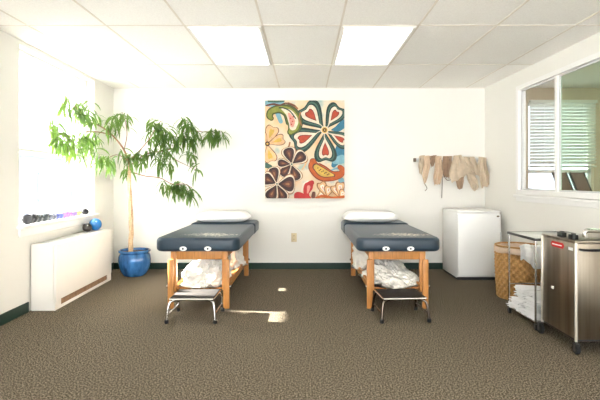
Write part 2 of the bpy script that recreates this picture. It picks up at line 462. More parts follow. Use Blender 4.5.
# ------------------------------------------------------------ ceiling light fixtures
def troffer(cx, y0, y1, label, group=None, lens='lens'):
    cy = (y0+y1)/2; d = (y1-y0)/2
    t = thing('ceiling_light', label, 'ceiling light', (cx, cy, H), 0, group)
    bm = bmesh.new(); wx = .29
    for a in ((-wx, -wx+.022, -d, d), (wx-.022, wx, -d, d), (-wx+.022, wx-.022, -d, -d+.022), (-wx+.022, wx-.022, d-.022, d)):
        bx(bm, *a, -.014, -.004, bev=.003)
    obj('frame', bm, M['white'], t)
    obj('diffuser', box(-wx+.022, wx-.022, -d+.022, d-.022, -.011, -.005), M[lens], t, smooth=False)
    return t
troffer(-.633, 3.585, 4.775, 'left of the two bright ceiling light panels, nearer the window')
troffer(.587, 3.585, 4.775, 'right of the two bright ceiling light panels, above the right table')
troffer(-.633, -.08, 1.12, 'added fill light panel behind the viewpoint, left side')  # unseen panels, here and on the next line, added to brighten the room
troffer(.587, -.08, 1.12, 'added fill light panel behind the viewpoint, right side')
troffer(3.5, 3.2, 4.4, 'added unseen light panel brightening the next room', lens='lens2')  # out of view, added to lift the brightness beyond the glazing

# ------------------------------------------------------------ heater under the window
ht = thing('convector_heater', 'long white metal heater cabinet on the floor under the left window', 'heater', LW['loc'], LW['rotz'])
n1, sA, sB, hz = .222, -1.93, -.66, .595
obj('cabinet', box(0.014, n1-.012, sA, sB, .0, hz, bev=.006), M['heater'], ht)
bm = bmesh.new(); bx(bm, n1-.012, n1+.012, sA+.004, sB-.004, .085, hz-.004, bev=.006); obj('front_panel', bm, M['heater'], ht)
bm = bmesh.new(); bx(bm, n1-.012, n1+.004, sA+.0, sA+.11, .0, .083, bev=.003); bx(bm, n1-.012, n1+.004, sB-.10, sB, .0, .083, bev=.003); bx(bm, n1-.012, n1+.004, sA+.11, sB-.1, .0, .025, bev=.003)
obj('base_skirt', bm, M['heater'], ht)
bm = bmesh.new(); bx(bm, n1-.0115, n1-.009, sA+.11, sB-.1, .025, .083)
for k in range(3): bx(bm, n1-.01, n1-.002, sA+.11, sB-.1, .032+k*.016, .038+k*.016)
obj('grille', bm, M['grille'], ht, smooth=False)
bm = bmesh.new(); 
for k in range(16): bx(bm, .05+.0, .16, sA+.06+k*.073, sA+.12+k*.073, hz-.001, hz+.0015)
obj('top_louvre', bm, M['frame_grey'], ht, smooth=False)

def ball(name, px, py, Y, r, m, label):
    bm = bmesh.new(); bmesh.ops.create_uvsphere(bm, u_segments=32, v_segments=20, radius=r)
    p = P(px, py, Y)
    t = thing(name, label, 'ball', (p.x, p.y, hz+.003))
    bmesh.ops.translate(bm, verts=bm.verts, vec=(0, 0, r))
    for v in bm.verts:   # soft pinch groove around equator
        a = v.co - Vector((0, 0, r)); 
        if abs(a.z) < r*.05: v.co -= a.normalized()*r*.012
    obj('shell', bm, m, t)
    bm = bmesh.new(); lathe(bm, [(r*.13, -.003), (r*.14, .0), (r*.12, .0025), (r*.08, .0028)], 20)
    v = obj('seam_ring', bm, M['labelw'], t)
    v.location = (r*.45, -r*.70, r*1.55); v.rotation_euler = Vector((.45, -.70, .55)).to_track_quat('Z', 'Y').to_euler()
    return t
ball('exercise_ball', 95.4, 224, 5.18, .068, M['blue_ball'], 'shiny bright blue ball on the heater')
ball('medicine_ball', 87.2, 227, 5.04, .048, M['brown_ball'], 'small dark brown ball beside the blue ball on the heater')

# dumbbells on the sill
def dumbbell(y, hr, L, m, label, rot, x=-.02):
    lw = Matrix.Translation(LW['loc']) @ Matrix.Rotation(AL, 4, 'Z')
    p = lw @ Vector((x, y, WZ0))
    t = thing('dumbbell', label, 'dumbbell', p, AL+rot, 'dumbbells on the window sill')
    L *= .92; hr *= 1.08
    for s in (-1, 1):
        bm = bmesh.new(); tube(bm, [(0, s*(L/2-hr*1.1), hr*.94), (0, s*(L/2-hr*.95), hr*.94), (0, s*(L/2-hr*.15), hr*.94), (0, s*L/2, hr*.94)], [hr*.7, hr, hr, hr*.7], 8)
        obj('weight', bm, m, t)
    bm = bmesh.new(); tube(bm, [(0, -L/2+hr*.5, hr*.94), (0, L/2-hr*.5, hr*.94)], hr*.36, 10); obj('handle', bm, M['chrome'] if hr > .03 else m, t)
specs = [(-1.875, .044, .16, 'black', 'large black dumbbell nearest the near end of the sill', .12),
         (-1.69, .039, .15, 'dark', 'dark grey dumbbell second from the near end of the sill', -.1),
         (-1.515, .031, .13, 'grey', 'grey dumbbell between the dark grey and the bluish one', .1),
         (-1.37, .029, .12, 'blue', 'bluish dumbbell next to the pink one on the sill', .0),
         (-1.225, .033, .13, 'pink', 'bright pink dumbbell in the middle of the sill row', .08),
         (-1.085, .028, .11, 'purple', 'pale purple dumbbell just beyond the pink one', -.12),
         (-.965, .026, .10, 'yellow', 'small yellow dumbbell on the sill', .1),
         (-.80, .033, .14, 'black', 'black dumbbell at the far end of the sill beyond the yellow one', .6)]
for y, hr, L, c, lab, rot in specs: dumbbell(y, hr, L, M['db_'+c], lab, rot)

# ------------------------------------------------------------ potted tree
random.seed(4)
PT = Vector((-2.085, 5.62, 0))
pt = thing('potted_tree', 'tall slender indoor tree with drooping narrow leaves in a blue pot', 'plant', PT)
bm = bmesh.new()
lathe(bm, [(.0, .0), (.12, .0), (.135, .012), (.165, .06), (.187, .13), (.193, .19), (.187, .24), (.172, .272), (.178, .285), (.19, .295), (.19, .31), (.178, .315), (.165, .308), (.16, .27), (.0, .27)], 48)
obj('pot', bm, M['glaze'], pt)
bm = bmesh.new(); bmesh.ops.create_grid(bm, x_segments=16, y_segments=16, size=1)
for v in bm.verts:
    x, y = v.co.x, v.co.y
    rr = max(abs(x), abs(y)); l = math.hypot(x, y) or 1
    v.co = Vector((x/l*rr*.162, y/l*rr*.162, .285+.008*noise.noise(Vector((x*5, y*5, 0)))))
obj('soil', bm, M['soil'], pt)
bm = bmesh.new(); base = Vector((-.045, -.02, .27)); top = P(130, 166, 5.55) - PT
for k in range(3):
    pts = []; rs = []
    for i in range(41):
        t = i/40; c = base.lerp(top, t) + Vector((.012*math.sin(t*5), 0, 0))
        a = 2*PI*k/3 + t*10
        pts.append(c + Vector((math.cos(a), math.sin(a), 0))*.014*(1-.3*t)); rs.append(.019*(1-.35*t) + .0015*noise.noise(Vector((t*20, k, 0))))
    tube(bm, pts, rs, 8)
obj('trunk', bm, M['bark'], pt)
# branches through pixel waypoints with depth
def LY_(px): return min(5.3, 2.33*458/(304.5-px))
br = [([(130, 168, 5.55), (124, 150, 5.45), (112, 135, 5.3), (100, 126, 5.1), (88, 121, 4.95), (76, 108, LY_(76)), (66, 100, LY_(66))], .012),
      ([(112, 135, 5.3), (98, 132, 5.05), (85, 132, 4.9), (70, 136, LY_(70)), (58, 132, LY_(58)), (52, 128, LY_(52))], .007),
      ([(124, 150, 5.45), (127, 135, 5.4), (125, 120, 5.3), (122, 112, 5.2)], .006),
      ([(130, 160, 5.55), (140, 150, 5.5), (150, 138, 5.5), (158, 124, 5.5), (164, 120, 5.5)], .008),
      ([(130, 166, 5.55), (146, 154, 5.6), (163, 151, 5.65), (178, 146, 5.65), (190, 132, 5.65), (205, 132, 5.6), (222, 132, 5.55)], .009),
      ([(178, 146, 5.65), (184, 130, 5.6), (188, 118, 5.55)], .006),
      ([(163, 151, 5.65), (176, 160, 5.6), (186, 165, 5.5), (196, 170, 5.45)], .006),
      ([(131, 172, 5.55), (145, 176, 5.5), (160, 178, 5.45), (172, 184, 5.4), (184, 184, 5.35), (192, 188, 5.35)], .008),
      ([(130, 162, 5.55), (118, 155, 5.3), (108, 158, 5.15), (100, 162, 5.0)], .006),
      ([(85, 132, 4.9), (82, 145, 4.85), (78, 152, 4.8)], .005)]
bm = bmesh.new()
for pts, r in br:
    w_ = smoothpath([P(*p)-PT for p in pts], 6)
    tube(bm, w_, [r*(1-.7*i/(len(w_)-1)) for i in range(len(w_))], 7)
obj('branches', bm, M['twig'], pt)
fl = bmesh.new()
def leaf(bm, p, d, L, wd):
    d = d.normalized(); side = d.cross(Vector((0, 0, 1)))
    if side.length < .1: side = Vector((1, 0, 0))
    side = (side.normalized() + .8*Vector((random.uniform(-1, 1), random.uniform(-1, 1), random.uniform(-1, 1)))); side = (side - d*side.dot(d)).normalized()
    prev = None; q = p.copy(); n = 5
    for i in range(n+1):
        t = i/n; wt = wd*(math.sin(PI*min(1, t*.86+.07)))**.8*(1-.25*t)
        if i == n: wt = .0004
        nrm = side.cross(d)
        a = bm.verts.new(q - side*wt + nrm*wt*.35); c = bm.verts.new(q); b = bm.verts.new(q + side*wt + nrm*wt*.35)
        if prev:
            bm.faces.new((prev[0], prev[1], c, a)); bm.faces.new((prev[1], prev[2], b, c))
        prev = (a, c, b)
        d = (d + Vector((0, 0, -.38))).normalized(); side = (side - d*side.dot(d)).normalized(); q = q + d*L/n
def keepin(p):
    p = p + PT
    lim = -2.507 + AL*(YB-p.y) + .03
    if p.x < lim: p.x = lim
    if p.y > YB-.05: p.y = YB-.05
    return p - PT
def cluster(px, py, Y, n=16, spread=1.0, L=.165):
    c = P(px, py, Y) - PT
    for i in range(int(n*1.4)):
        a = random.uniform(0, 2*PI); up = random.uniform(-1.1, .55)
        d = Vector((math.cos(a)*spread, math.sin(a)*spread*.7, up))
        o = Vector((random.gauss(0, .022), random.gauss(0, .03), random.uniform(-.09, .02)))
        leaf(fl, c+o, d, L*random.uniform(.75, 1.25), random.uniform(.0105, .016))
cl = [(66, 98, 0, 12, 1.1), (76, 104, 0, 18, 1.0), (84, 108, 0, 18, .9), (88, 100, 0, 7, 1.3), (94, 116, 4.95, 8, 1),
      (54, 120, 0, 14, .6), (58, 132, 0, 16, .6), (64, 138, 0, 14, .6), (72, 136, 0, 12, .7), (78, 140, 0, 18, .7), (84, 134, 0, 18, .8), (90, 138, 0, 16, .7), (93, 130, 5.0, 10, .8), (80, 152, 0, 8, .7), (70, 144, 0, 12, .6),
      (97, 150, 5.0, 8, .7), (103, 156, 5.05, 14, .6), (110, 158, 5.2, 12, .6), (108, 122, 5.25, 10, .8), (114, 116, 5.2, 14, .8), (124, 114, 5.2, 16, .7), (120, 128, 5.3, 4, .8),
      (122, 150, 5.3, 8, .8), (130, 154, 5.5, 14, .8), (138, 150, 5.45, 16, .9), (141, 158, 5.4, 12, .7), (128, 166, 5.5, 8, .8),
      (154, 120, 5.5, 16, 1.0), (160, 124, 5.45, 20, .9), (152, 132, 5.5, 16, .9), (162, 136, 5.5, 18, .8), (168, 128, 5.55, 14, .8), (148, 148, 5.55, 10, .8), (158, 152, 5.6, 12, .7), (168, 150, 5.55, 14, .8),
      (184, 118, 5.5, 14, .9), (190, 122, 5.55, 18, .9), (182, 132, 5.6, 18, .8), (190, 138, 5.6, 18, .8), (196, 130, 5.6, 12, .8), (176, 140, 5.6, 14, .8), (192, 150, 5.5, 12, .6), (196, 165, 5.45, 6, .7),
      (208, 132, 5.6, 14, .8), (214, 130, 5.55, 18, .9), (221, 132, 5.55, 12, .9),
      (160, 160, 5.55, 8, .7), (170, 162, 5.55, 8, .7),
      (165, 182, 5.45, 12, .8), (174, 184, 5.4, 18, .8), (183, 184, 5.4, 18, .8), (190, 188, 5.35, 14, .8), (178, 182, 5.4, 12, .9)]
for px, py, Y, n, s in cl:
    cluster(px, py, Y or (LY_(px)-random.uniform(0, .15)), n, s)
for v in fl.verts: v.co = keepin(v.co)
obj('foliage', fl, M['leaf'], pt, smooth=True, ang=80)

# ------------------------------------------------------------ massage tables
mt = thing('massage_table', 'blue padded wooden massage table on the left, nearer the potted tree', 'massage table', (-.962, 4.08, 0))
hw = .378; ZT = .651; ZBt = .527
def padmesh(x0, x1, y0, y1, z0, z1, front, back, rr=.032):
    bm = bmesh.new(); pts = []
    for cx, cy, rad, a0 in ((x0, y0, front, PI), (x1, y0, front, 1.5*PI), (x1, y1, back, 0), (x0, y1, back, .5*PI)):
        ox = cx + rad*(1 if cx == x0 else -1); oy = cy + rad*(1 if cy == y0 else -1)
        for k in range(9):
            a = a0 + k/8*PI/2; pts.append((ox+rad*math.cos(a), oy+rad*math.sin(a)))
    f = bm.faces.new([bm.verts.new((x, y, z0)) for x, y in pts])
    ex = bmesh.ops.extrude_face_region(bm, geom=[f]); bmesh.ops.translate(bm, verts=[v for v in ex['geom'] if isinstance(v, bmesh.types.BMVert)], vec=(0, 0, z1-z0))
    es = [e for e in bm.edges if abs(e.verts[0].co.z-e.verts[1].co.z) < 1e-5]
    bmesh.ops.bevel(bm, geom=es, offset=rr, segments=5, profile=.5, affect='EDGES')
    return bm
obj('pad', padmesh(-hw, hw, 0, 1.30, ZBt, ZT, .085, .034), M['vinyl'], mt)
obj('head_pad', padmesh(-hw-.006, hw+.006, 1.303, 1.80, ZBt, ZT+.010, .034, .085), M['vinyl'], mt)
for x in (-.12, .10):
    bm = bmesh.new(); lathe(bm, [(.0, .004), (.020, .004), (.031, .002), (.033, -.004)], 28, sy=.62)
    g = obj('oval_badge', bm, M['labelw'], mt); g.location = (x, -.001, .556); g.rotation_euler = (PI/2, 0, 0)
    bm = bmesh.new(); lathe(bm, [(.0, .0065), (.007, .0065), (.009, .004)], 16); obj('badge_centre', bm, M['emblem_dark'], g)
lx = .234
for sx in (-1, 1):
    for y0 in (.10, 1.52):
        bm = bmesh.new(); bx(bm, sx*lx-.026, sx*lx+.026, y0, y0+.042, .16, ZBt, bev=.006)
        lg = obj('leg', bm, M['wood'], mt)
        bm = bmesh.new(); bx(bm, sx*(lx+.018)-.027, sx*(lx+.018)+.027, y0-.030, y0-.001, .0, .445, bev=.006); obj('leg_extension', bm, M['wood'], lg)
        bm = bmesh.new(); cyl(bm, (sx*(lx+.053), y0-.014, .20), .012, .016, 'x', 14, .003); obj('knob', bm, M['chrome'], lg)
for y0 in (.105, 1.525):
    obj('end_rail', box(-lx+.026, lx-.026, y0, y0+.03, ZBt-.085, ZBt, bev=.004), M['wood'], mt)
for sx in (-1, 1):
    obj('side_rail', box(sx*lx-.014, sx*lx+.014, .142, 1.52, ZBt-.075, ZBt, bev=.004), M['wood'], mt)
    obj('stretcher', box(sx*lx-.014, sx*lx+.014, .142, 1.52, .135, .20, bev=.004), M['wood'], mt)
obj('shelf', box(-lx+.014, lx-.014, .14, 1.53, .165, .18, bev=.002), M['wood'], mt)
mt2 = dup(mt, (.846, 4.08, 0), 0, 'blue padded wooden massage table on the right, nearer the white fridge')

def pillow(x, label, seed):
    bm = crumple(.66, .40, .13, seed, .05, 2.0, 5, 4)
    for v in bm.verts:
        e = max(abs(v.co.x)/.33, abs(v.co.y)/.20)
        if e > .78: v.co.z = .045 + (v.co.z-.045)*max(.15, 1-(e-.78)*2.6)
    o = obj('pillow', bm, M['pillow'], loc=(x, 5.62, ZT+.011)); tag(o, label, 'pillow', 'pillows at the table heads')
pillow(-.99, 'flat white pillow at the head of the left massage table', 2.2)
pillow(.80, 'flat white pillow at the head of the right massage table', 7.1)

def linen(name, w_, d_, h_, seed, loc, rot, label, amp=.3, freq=3.2, group=None, tilt=0, back=0):
    bm = crumple(w_, d_, h_, seed, amp, freq, 6, 3.2, True)
    for v in bm.verts:
        if tilt: v.co.z *= 1 + tilt*v.co.x/(w_/2)
        v.co.z *= 1 + back*v.co.y/(d_/2)
    o = obj(name, bm, M['linen'], loc=loc, rotz=rot); tag(o, label, 'linen', group); return o
linen('crumpled_sheet', .45, .64, .21, 3.1, (-.962, 4.53, .181), 0, 'rumpled white sheet bundle on the front of the left table shelf', .3, 3.6, tilt=.3, back=.15)
linen('crumpled_blanket', .45, .46, .27, 5.4, (-.955, 5.26, .181), 0, 'rumpled white blanket behind the sheet on the left table shelf', .3, 3.4)
linen('crumpled_sheet', .45, .74, .15, 8.3, (.852, 4.58, .181), 0, 'low rumpled white sheet on the front of the right table shelf', .3, 3.6, tilt=-.25, back=.3)
linen('crumpled_blanket', .45, .50, .29, 9.7, (.80, 5.30, .181), 0, 'taller rumpled white blanket at the back of the right table shelf', .3, 3.4)

# ------------------------------------------------------------ step stools
def stool(loc, rot, tread, label, legm):
    t = thing('step_stool', label, 'step stool', loc, rot)
    hw_, hd, hz_ = .178, .152, .203
    bm = bmesh.new(); bx(bm, -hw_, hw_, -hd, hd, hz_-.022, hz_, bev=.006); obj('tread', bm, tread, t)
    bm = bmesh.new(); ring_ = [(-hw_-.002, -hd-.002), (hw_+.002, -hd-.002), (hw_+.002, hd+.002), (-hw_-.002, hd+.002)]
    for i in range(4):
        a = ring_[i]; b = ring_[(i+1) % 4]; tube(bm, [(a[0], a[1], hz_-.012), (b[0], b[1], hz_-.012)], .007, 8)
    obj('rim', bm, M['chrome'], t)
    for sx in (-1, 1):
        for sy in (-1, 1):
            pts = smoothpath([(sx*(hw_-.06), sy*(hd-.03), hz_-.026), (sx*(hw_-.02), sy*(hd-.012), hz_-.028), (sx*(hw_+.006), sy*(hd+.005), hz_-.06), (sx*(hw_+.018), sy*(hd+.022), .02)], 6)
            bm = bmesh.new(); tube(bm, pts, .0105, 10); lg = obj('leg', bm, legm, t)
            bm = bmesh.new(); cyl(bm, (sx*(hw_+.019), sy*(hd+.023), .0155), .0165, .03, 'z', 14, .004); obj('rubber_foot', bm, M['rubber'], lg)
    for sx in (-1, 1):
        bm = bmesh.new(); tube(bm, [(sx*(hw_+.014), -hd-.016, .07), (sx*(hw_+.014), hd+.016, .07)], .006, 8); obj('brace', bm, legm, t)
    return t
M['darkchrome'] = mat('dark_steel', (112, 100, 92), .25, 1)
stool((-.925, 3.90, 0), .0, M['tread_g'], 'chrome step stool with grey tread before the left massage table', M['chrome'])
stool((.815, 3.92, 0), .07, M['tread_b'], 'step stool with dark tread before the right massage table', M['darkchrome'])

# ------------------------------------------------------------ painting
def painting():
    s = 6.667; W = 79/76.2; Hh = 97.3/76.2
    t = thing('flower_painting', 'colourful canvas painting of swirling flowers and paisleys on the back wall', 'painting', (.003, YB, 1.168-18.2/76.2))
    obj('stretcher_frame', box(-W/2+.03, W/2-.03, -.03, -.001, .03, Hh-.03), M['wood'], t, smooth=False)
    bgm = bpy.data.materials.new('canvas_ground'); bgm.use_nodes = True
    N = bgm.node_tree.nodes; L = bgm.node_tree.links; b = N['Principled BSDF']; b.inputs['Roughness'].default_value = .7
    tc = N.new('ShaderNodeTexCoord'); nz = N.new('ShaderNodeTexNoise'); nz.inputs['Scale'].default_value = 3.4; nz.inputs['Detail'].default_value = 5
    L.new(tc.outputs['Object'], nz.inputs[0]); r = N.new('ShaderNodeValToRGB'); L.new(nz.outputs[0], r.inputs[0])
    e = r.color_ramp.elements; e[0].position = .33; e[0].color = lin((146, 176, 170))+(1,); e[1].position = .72; e[1].color = lin((222, 164, 118))+(1,)
    k = e.new(.44); k.color = lin((222, 206, 182))+(1,); k = e.new(.56); k.color = lin((228, 198, 156))+(1,)
    L.new(r.outputs[0], b.inputs['Base Color'])
    pal = {'bg': bgm}
    cols = dict(teal=(26, 54, 48), teal2=(66, 98, 84), cream=(222, 206, 182), red=(176, 66, 36), dred=(112, 36, 26), yel=(204, 164, 72), brown=(56, 32, 28), brown2=(98, 54, 40),
                olive=(76, 86, 30), olive2=(132, 136, 56), orange=(186, 88, 30), dorange=(124, 48, 20), blue=(48, 112, 136), pblue=(122, 168, 180), peach=(220, 176, 130), rose=(180, 44, 42), pink=(212, 142, 128), wht=(232, 224, 208), tan=(150, 100, 62))
    names = ['bg'] + list(cols)
    for kk, c in cols.items(): pal[kk] = mat('paint_'+kk, c, .6, noise_amt=.16, noise_scale=22)
    bm = bmesh.new(); bx(bm, -W/2, W/2, -.038, -.03, 0, Hh)
    bx(bm, -W/2, -W/2+.004, -.03, -.001, 0, Hh); bx(bm, W/2-.004, W/2, -.03, -.001, 0, Hh); bx(bm, -W/2, W/2, -.03, -.001, 0, .004); bx(bm, -W/2, W/2, -.03, -.001, Hh-.004, Hh)
    for f in bm.faces: f.material_index = 0
    zl = [.0384]
    def uv(x, y):
        X = (x-35)/s/76.2 - W/2; Z = Hh - (y-40)/s/76.2
        return min(max(X, -W/2+.001), W/2-.001), min(max(Z, .001), Hh-.001)
    def poly(pts, c, star=None):
        zl[0] += .00012; mi = names.index(c)
        cx = sum(p[0] for p in pts)/len(pts); cy = sum(p[1] for p in pts)/len(pts)
        if star: cx, cy = star
        X, Z = uv(cx, cy); vc = bm.verts.new((X, -zl[0], Z))
        vs = [bm.verts.new((uv(*p)[0], -zl[0], uv(*p)[1])) for p in pts]
        for i in range(len(vs)):
            try:
                f = bm.faces.new((vc, vs[i], vs[(i+1) % len(vs)])); f.material_index = mi
                f.normal_update()
                if f.normal.y > 0: f.normal_flip()
            except ValueError: pass
    def stroke(path, c):   # path of (x, y, r)
        zl[0] += .00012; mi = names.index(c)
        sp = smoothpath(path, 8)
        Ls, Rs = [], []
        for i, p in enumerate(sp):
            a = sp[max(i-1, 0)]; b_ = sp[min(i+1, len(sp)-1)]
            d = Vector((b_.x-a.x, b_.y-a.y)); d.normalize() if d.length else None
            n = Vector((-d.y, d.x)); Ls.append((p.x+n.x*p.z, p.y+n.y*p.z)); Rs.append((p.x-n.x*p.z, p.y-n.y*p.z))
        y = -zl[0]
        vl = [bm.verts.new((uv(*q)[0], y, uv(*q)[1])) for q in Ls]; vr = [bm.verts.new((uv(*q)[0], y, uv(*q)[1])) for q in Rs]
        for i in range(len(vl)-1):
            f = bm.faces.new((vl[i], vl[i+1], vr[i+1], vr[i])); f.material_index = mi; f.normal_update()
            if f.normal.y > 0: f.normal_flip()
        for p in (sp[0], sp[-1]):
            poly([(p.x+p.z*math.cos(2*PI*k/16), p.y+p.z*math.sin(2*PI*k/16)) for k in range(16)], c)
    def heart(c, tip, wd, sc_, notch=.12):
        # petal from centre c to tip, heart-like outer end; sc_ scales about the petal's middle
        c = Vector(c); tip = Vector(tip); d = tip-c; Lh = d.length; d.normalize(); n = Vector((-d.y, d.x)); mid = c+d*Lh*.60
        pts = []
        for k in range(40):
            a = 2*PI*k/40
            t = .5-.5*math.cos(a)
            u = t**.9 - notch*math.exp(-((a-PI)/.35)**2)
            wv = math.sin(a)*(t**.75)*1.25
            q = c + d*Lh*u + n*wd*wv
            pts.append(tuple(mid + (q-mid)*sc_))
        return pts
    def circ(x, y, r, c, sy=1): poly([(x+r*math.cos(2*PI*k/20), y+r*sy*math.sin(2*PI*k/20)) for k in range(20)], c)
    B = 333
    # ground colour fields
    stroke([(560, 190, 25), (520, 225, 22), (480, 235, 6)], 'blue'); stroke([(560, 330, 45), (530, 400, 40), (490, 470, 16)], 'blue'); stroke([(545, 430, 30), (500, 440, 22)], 'pblue')
    stroke([(35, 60, 18), (100, 62, 20), (150, 55, 12)], 'pblue'); stroke([(60, 45, 8), (110, 48, 7), (160, 44, 6)], 'teal2'); stroke([(120, 130, 16), (140, 180, 14)], 'pblue')
    stroke([(190, 60, 8), (225, 75, 9), (250, 95, 6)], 'tan'); stroke([(40, 470, 18), (70, 480, 14)], 'teal2'); stroke([(540, 570, 20), (552, 640, 20)], 'pblue')
    # big green flower
    fc = (430, 237)
    pet = [((276, 66), 108), ((542, 66), 80), ((600, 335), 62), ((438, 464), 86), ((198, 330), 98)]
    for tip, wd in pet: poly(heart(fc, tip, wd, 1.0), 'teal', star=tuple(Vector(fc).lerp(Vector(tip), .55)))
    for tip, wd in pet: 
        st = tuple(Vector(fc).lerp(Vector(tip), .6))
        poly(heart(fc, tip, wd*.92, .86), 'teal2', star=st); poly(heart(fc, tip, wd*.9, .76), 'teal', star=st); poly(heart(fc, tip, wd*.84, .68), 'cream', star=st); poly(heart(fc, tip, wd*.72, .44), 'dred', star=st); poly(heart(fc, tip, wd*.7, .36), 'red', star=st)
    for tip, wd in pet:
        v = Vector(fc); d = (Vector(tip)-v).normalized(); n = Vector((-d.y, d.x)); a = v+n*6+d*14; e_ = v+d*62+n*2
        stroke([(a.x, a.y, 3), (e_.x, e_.y, 2)], 'cream')
    circ(430, 237, 26, 'cream'); circ(430, 237, 20, 'yel'); circ(430, 237, 13, 'brown'); circ(430, 237, 5, 'yel')
    # green paisley
    pth = [(78, 160, 14), (66, 142, 20), (80, 112, 22), (135, 98, 26), (190, 115, 40), (225, 165, 50), (228, 215, 44), (205, 250, 20)]
    stroke([(x, y, r*1.15) for x, y, r in pth], 'teal'); stroke([(x, y, r*1.05) for x, y, r in pth], 'olive'); stroke([(x, y, r*.72) for x, y, r in pth], 'olive2'); stroke([(150, 98, 6), (195, 125, 24), (222, 175, 33), (220, 215, 24)], 'cream'); stroke([(195, 130, 8), (215, 175, 18), (215, 205, 12)], 'pink')
    for q in ((205, 160), (218, 180), (210, 200), (222, 150)): circ(q[0], q[1], 5, 'red')
    stroke([(130, 90, 4), (160, 92, 4), (200, 112, 4), (238, 160, 4)], 'teal')
    stroke([(45, 75, 5), (90, 66, 7), (135, 72, 5), (175, 60, 5), (235, 78, 4)], 'brown2'); stroke([(270, 120, 4), (262, 160, 5), (276, 205, 4)], 'tan'); stroke([(280, 500, 4), (300, 470, 5), (318, 430, 5)], 'peach')
    stroke([(160, 365, 4), (190, 350, 5), (200, 320, 5)], 'tan'); stroke([(470, 505, 5), (510, 490, 7), (550, 500, 5)], 'pblue'); stroke([(40, 520, 7), (75, 505, 6), (90, 480, 4)], 'pblue')
    # yellow flower
    for tip, wd in (((95, 205), 36), ((170, 290), 30), ((80, 455), 36), ((0, 260), 30)):
        st = tuple(Vector((50, 330)).lerp(Vector(tip), .6))
        poly(heart((50, 330), tip, wd*1.35, 1.06), 'brown2', star=st); poly(heart((50, 330), tip, wd*1.3, .98), 'peach', star=st); poly(heart((50, 330), tip, wd, .82), 'peach', star=st); poly(heart((50, 330), tip, wd*.9, .55), 'yel', star=st)
    circ(52, 328, 16, 'brown'); circ(52, 328, 7, 'yel')
    # brown flowers
    def bflower(c, tips):
        for tip, wd in tips:
            st = tuple(Vector(c).lerp(Vector(tip), .6))
            poly(heart(c, tip, wd*1.6, 1.12, .02), 'tan', star=st); poly(heart(c, tip, wd*1.5, 1.07, .02), 'cream', star=st); poly(heart(c, tip, wd*1.3, .98, .02), 'brown', star=st); poly(heart(c, tip, wd*.9, .62, .02), 'brown2', star=st); poly(heart(c, tip, wd*.7, .3, .02), 'tan', star=st)
        circ(c[0], c[1], 11, 'cream'); circ(c[0], c[1], 6, 'teal2')
    bflower((212, 130+B), [((185, 20+B), 32), ((300, 60+B), 32), ((245, 240+B), 32), ((140, 205+B), 26), ((118, 120+B), 22)])
    bflower((115, 260+B), [((85, 150+B), 30), ((232, 262+B), 44), ((165, 370+B), 28), ((60, 365+B), 34), ((20, 215+B), 34)])
    # orange paisley
    pth = [(530, 150+B, 16), (546, 165+B, 18), (535, 195+B, 24), (480, 208+B, 34), (415, 190+B, 52), (362, 148+B, 42), (352, 112+B, 22)]
    stroke(pth, 'dorange'); stroke([(x, y, r*.84) for x, y, r in pth], 'orange'); stroke([(490, 205+B, 10), (420, 185+B, 32), (372, 148+B, 24)], 'brown2'); stroke([(485, 203+B, 7), (420, 185+B, 26), (375, 150+B, 18)], 'yel')
    for i in range(9): circ(385+i*9, 155+B+i*5+(i % 2)*10, 4, 'brown')
    # red petals, pale curls
    stroke([(325, 352+B, 8), (310, 320+B, 20), (325, 275+B, 30), (345, 252+B, 16)], 'rose'); stroke([(318, 318+B, 6), (325, 280+B, 11)], 'pink')
    stroke([(330, 352+B, 10), (285, 345+B, 22), (250, 335+B, 22), (238, 352+B, 10)], 'rose'); stroke([(355, 345+B, 14), (358, 322+B, 12)], 'brown2'); stroke([(278, 310+B, 3), (290, 262+B, 4), (320, 242+B, 4)], 'wht')
    for cc, tips in (((445, 352+B), ((382, 320+B), (398, 240+B), (462, 268+B))), ((525, 352+B), ((488, 262+B), (535, 240+B), (565, 305+B)))):
        for tp in tips:
            st = tuple(Vector(cc).lerp(Vector(tp), .6))
            poly(heart(cc, tp, 36, 1.05), 'tan', star=st); poly(heart(cc, tp, 34, .86), 'peach', star=st); poly(heart(cc, tp, 28, .5), 'wht', star=st); poly(heart(cc, tp, 20, .26), 'pink', star=st)
        circ(cc[0], cc[1]-6, 9, 'tan')
    stroke([(372, 352+B, 5), (420, 340+B, 9), (480, 350+B, 7), (555, 345+B, 8)], 'orange')
    obj('canvas', bm, None, t, smooth=False, mats=[pal[n] for n in names])
painting()

# ------------------------------------------------------------ outlet
p = P(294, 237.5, YB)
ot = thing('wall_outlet', 'cream electrical outlet on the back wall between the tables', 'outlet', (p.x, YB, p.z-.057))
obj('cover_plate', box(-.036, .036, -.006, 0, 0, .115, bev=.002), M['cream'], ot)
for z in (.034, .081):
    s_ = obj('socket', box(-.017, .017, -.0085, -.006, z-.014, z+.014, bev=.002), M['cream'], ot)
    bm = bmesh.new(); bx(bm, -.009, -.006, -.0092, -.0085, z-.004, z+.007); bx(bm, .006, .009, -.0092, -.0085, z-.004, z+.007); obj('slots', bm, M['slot'], s_, smooth=False)

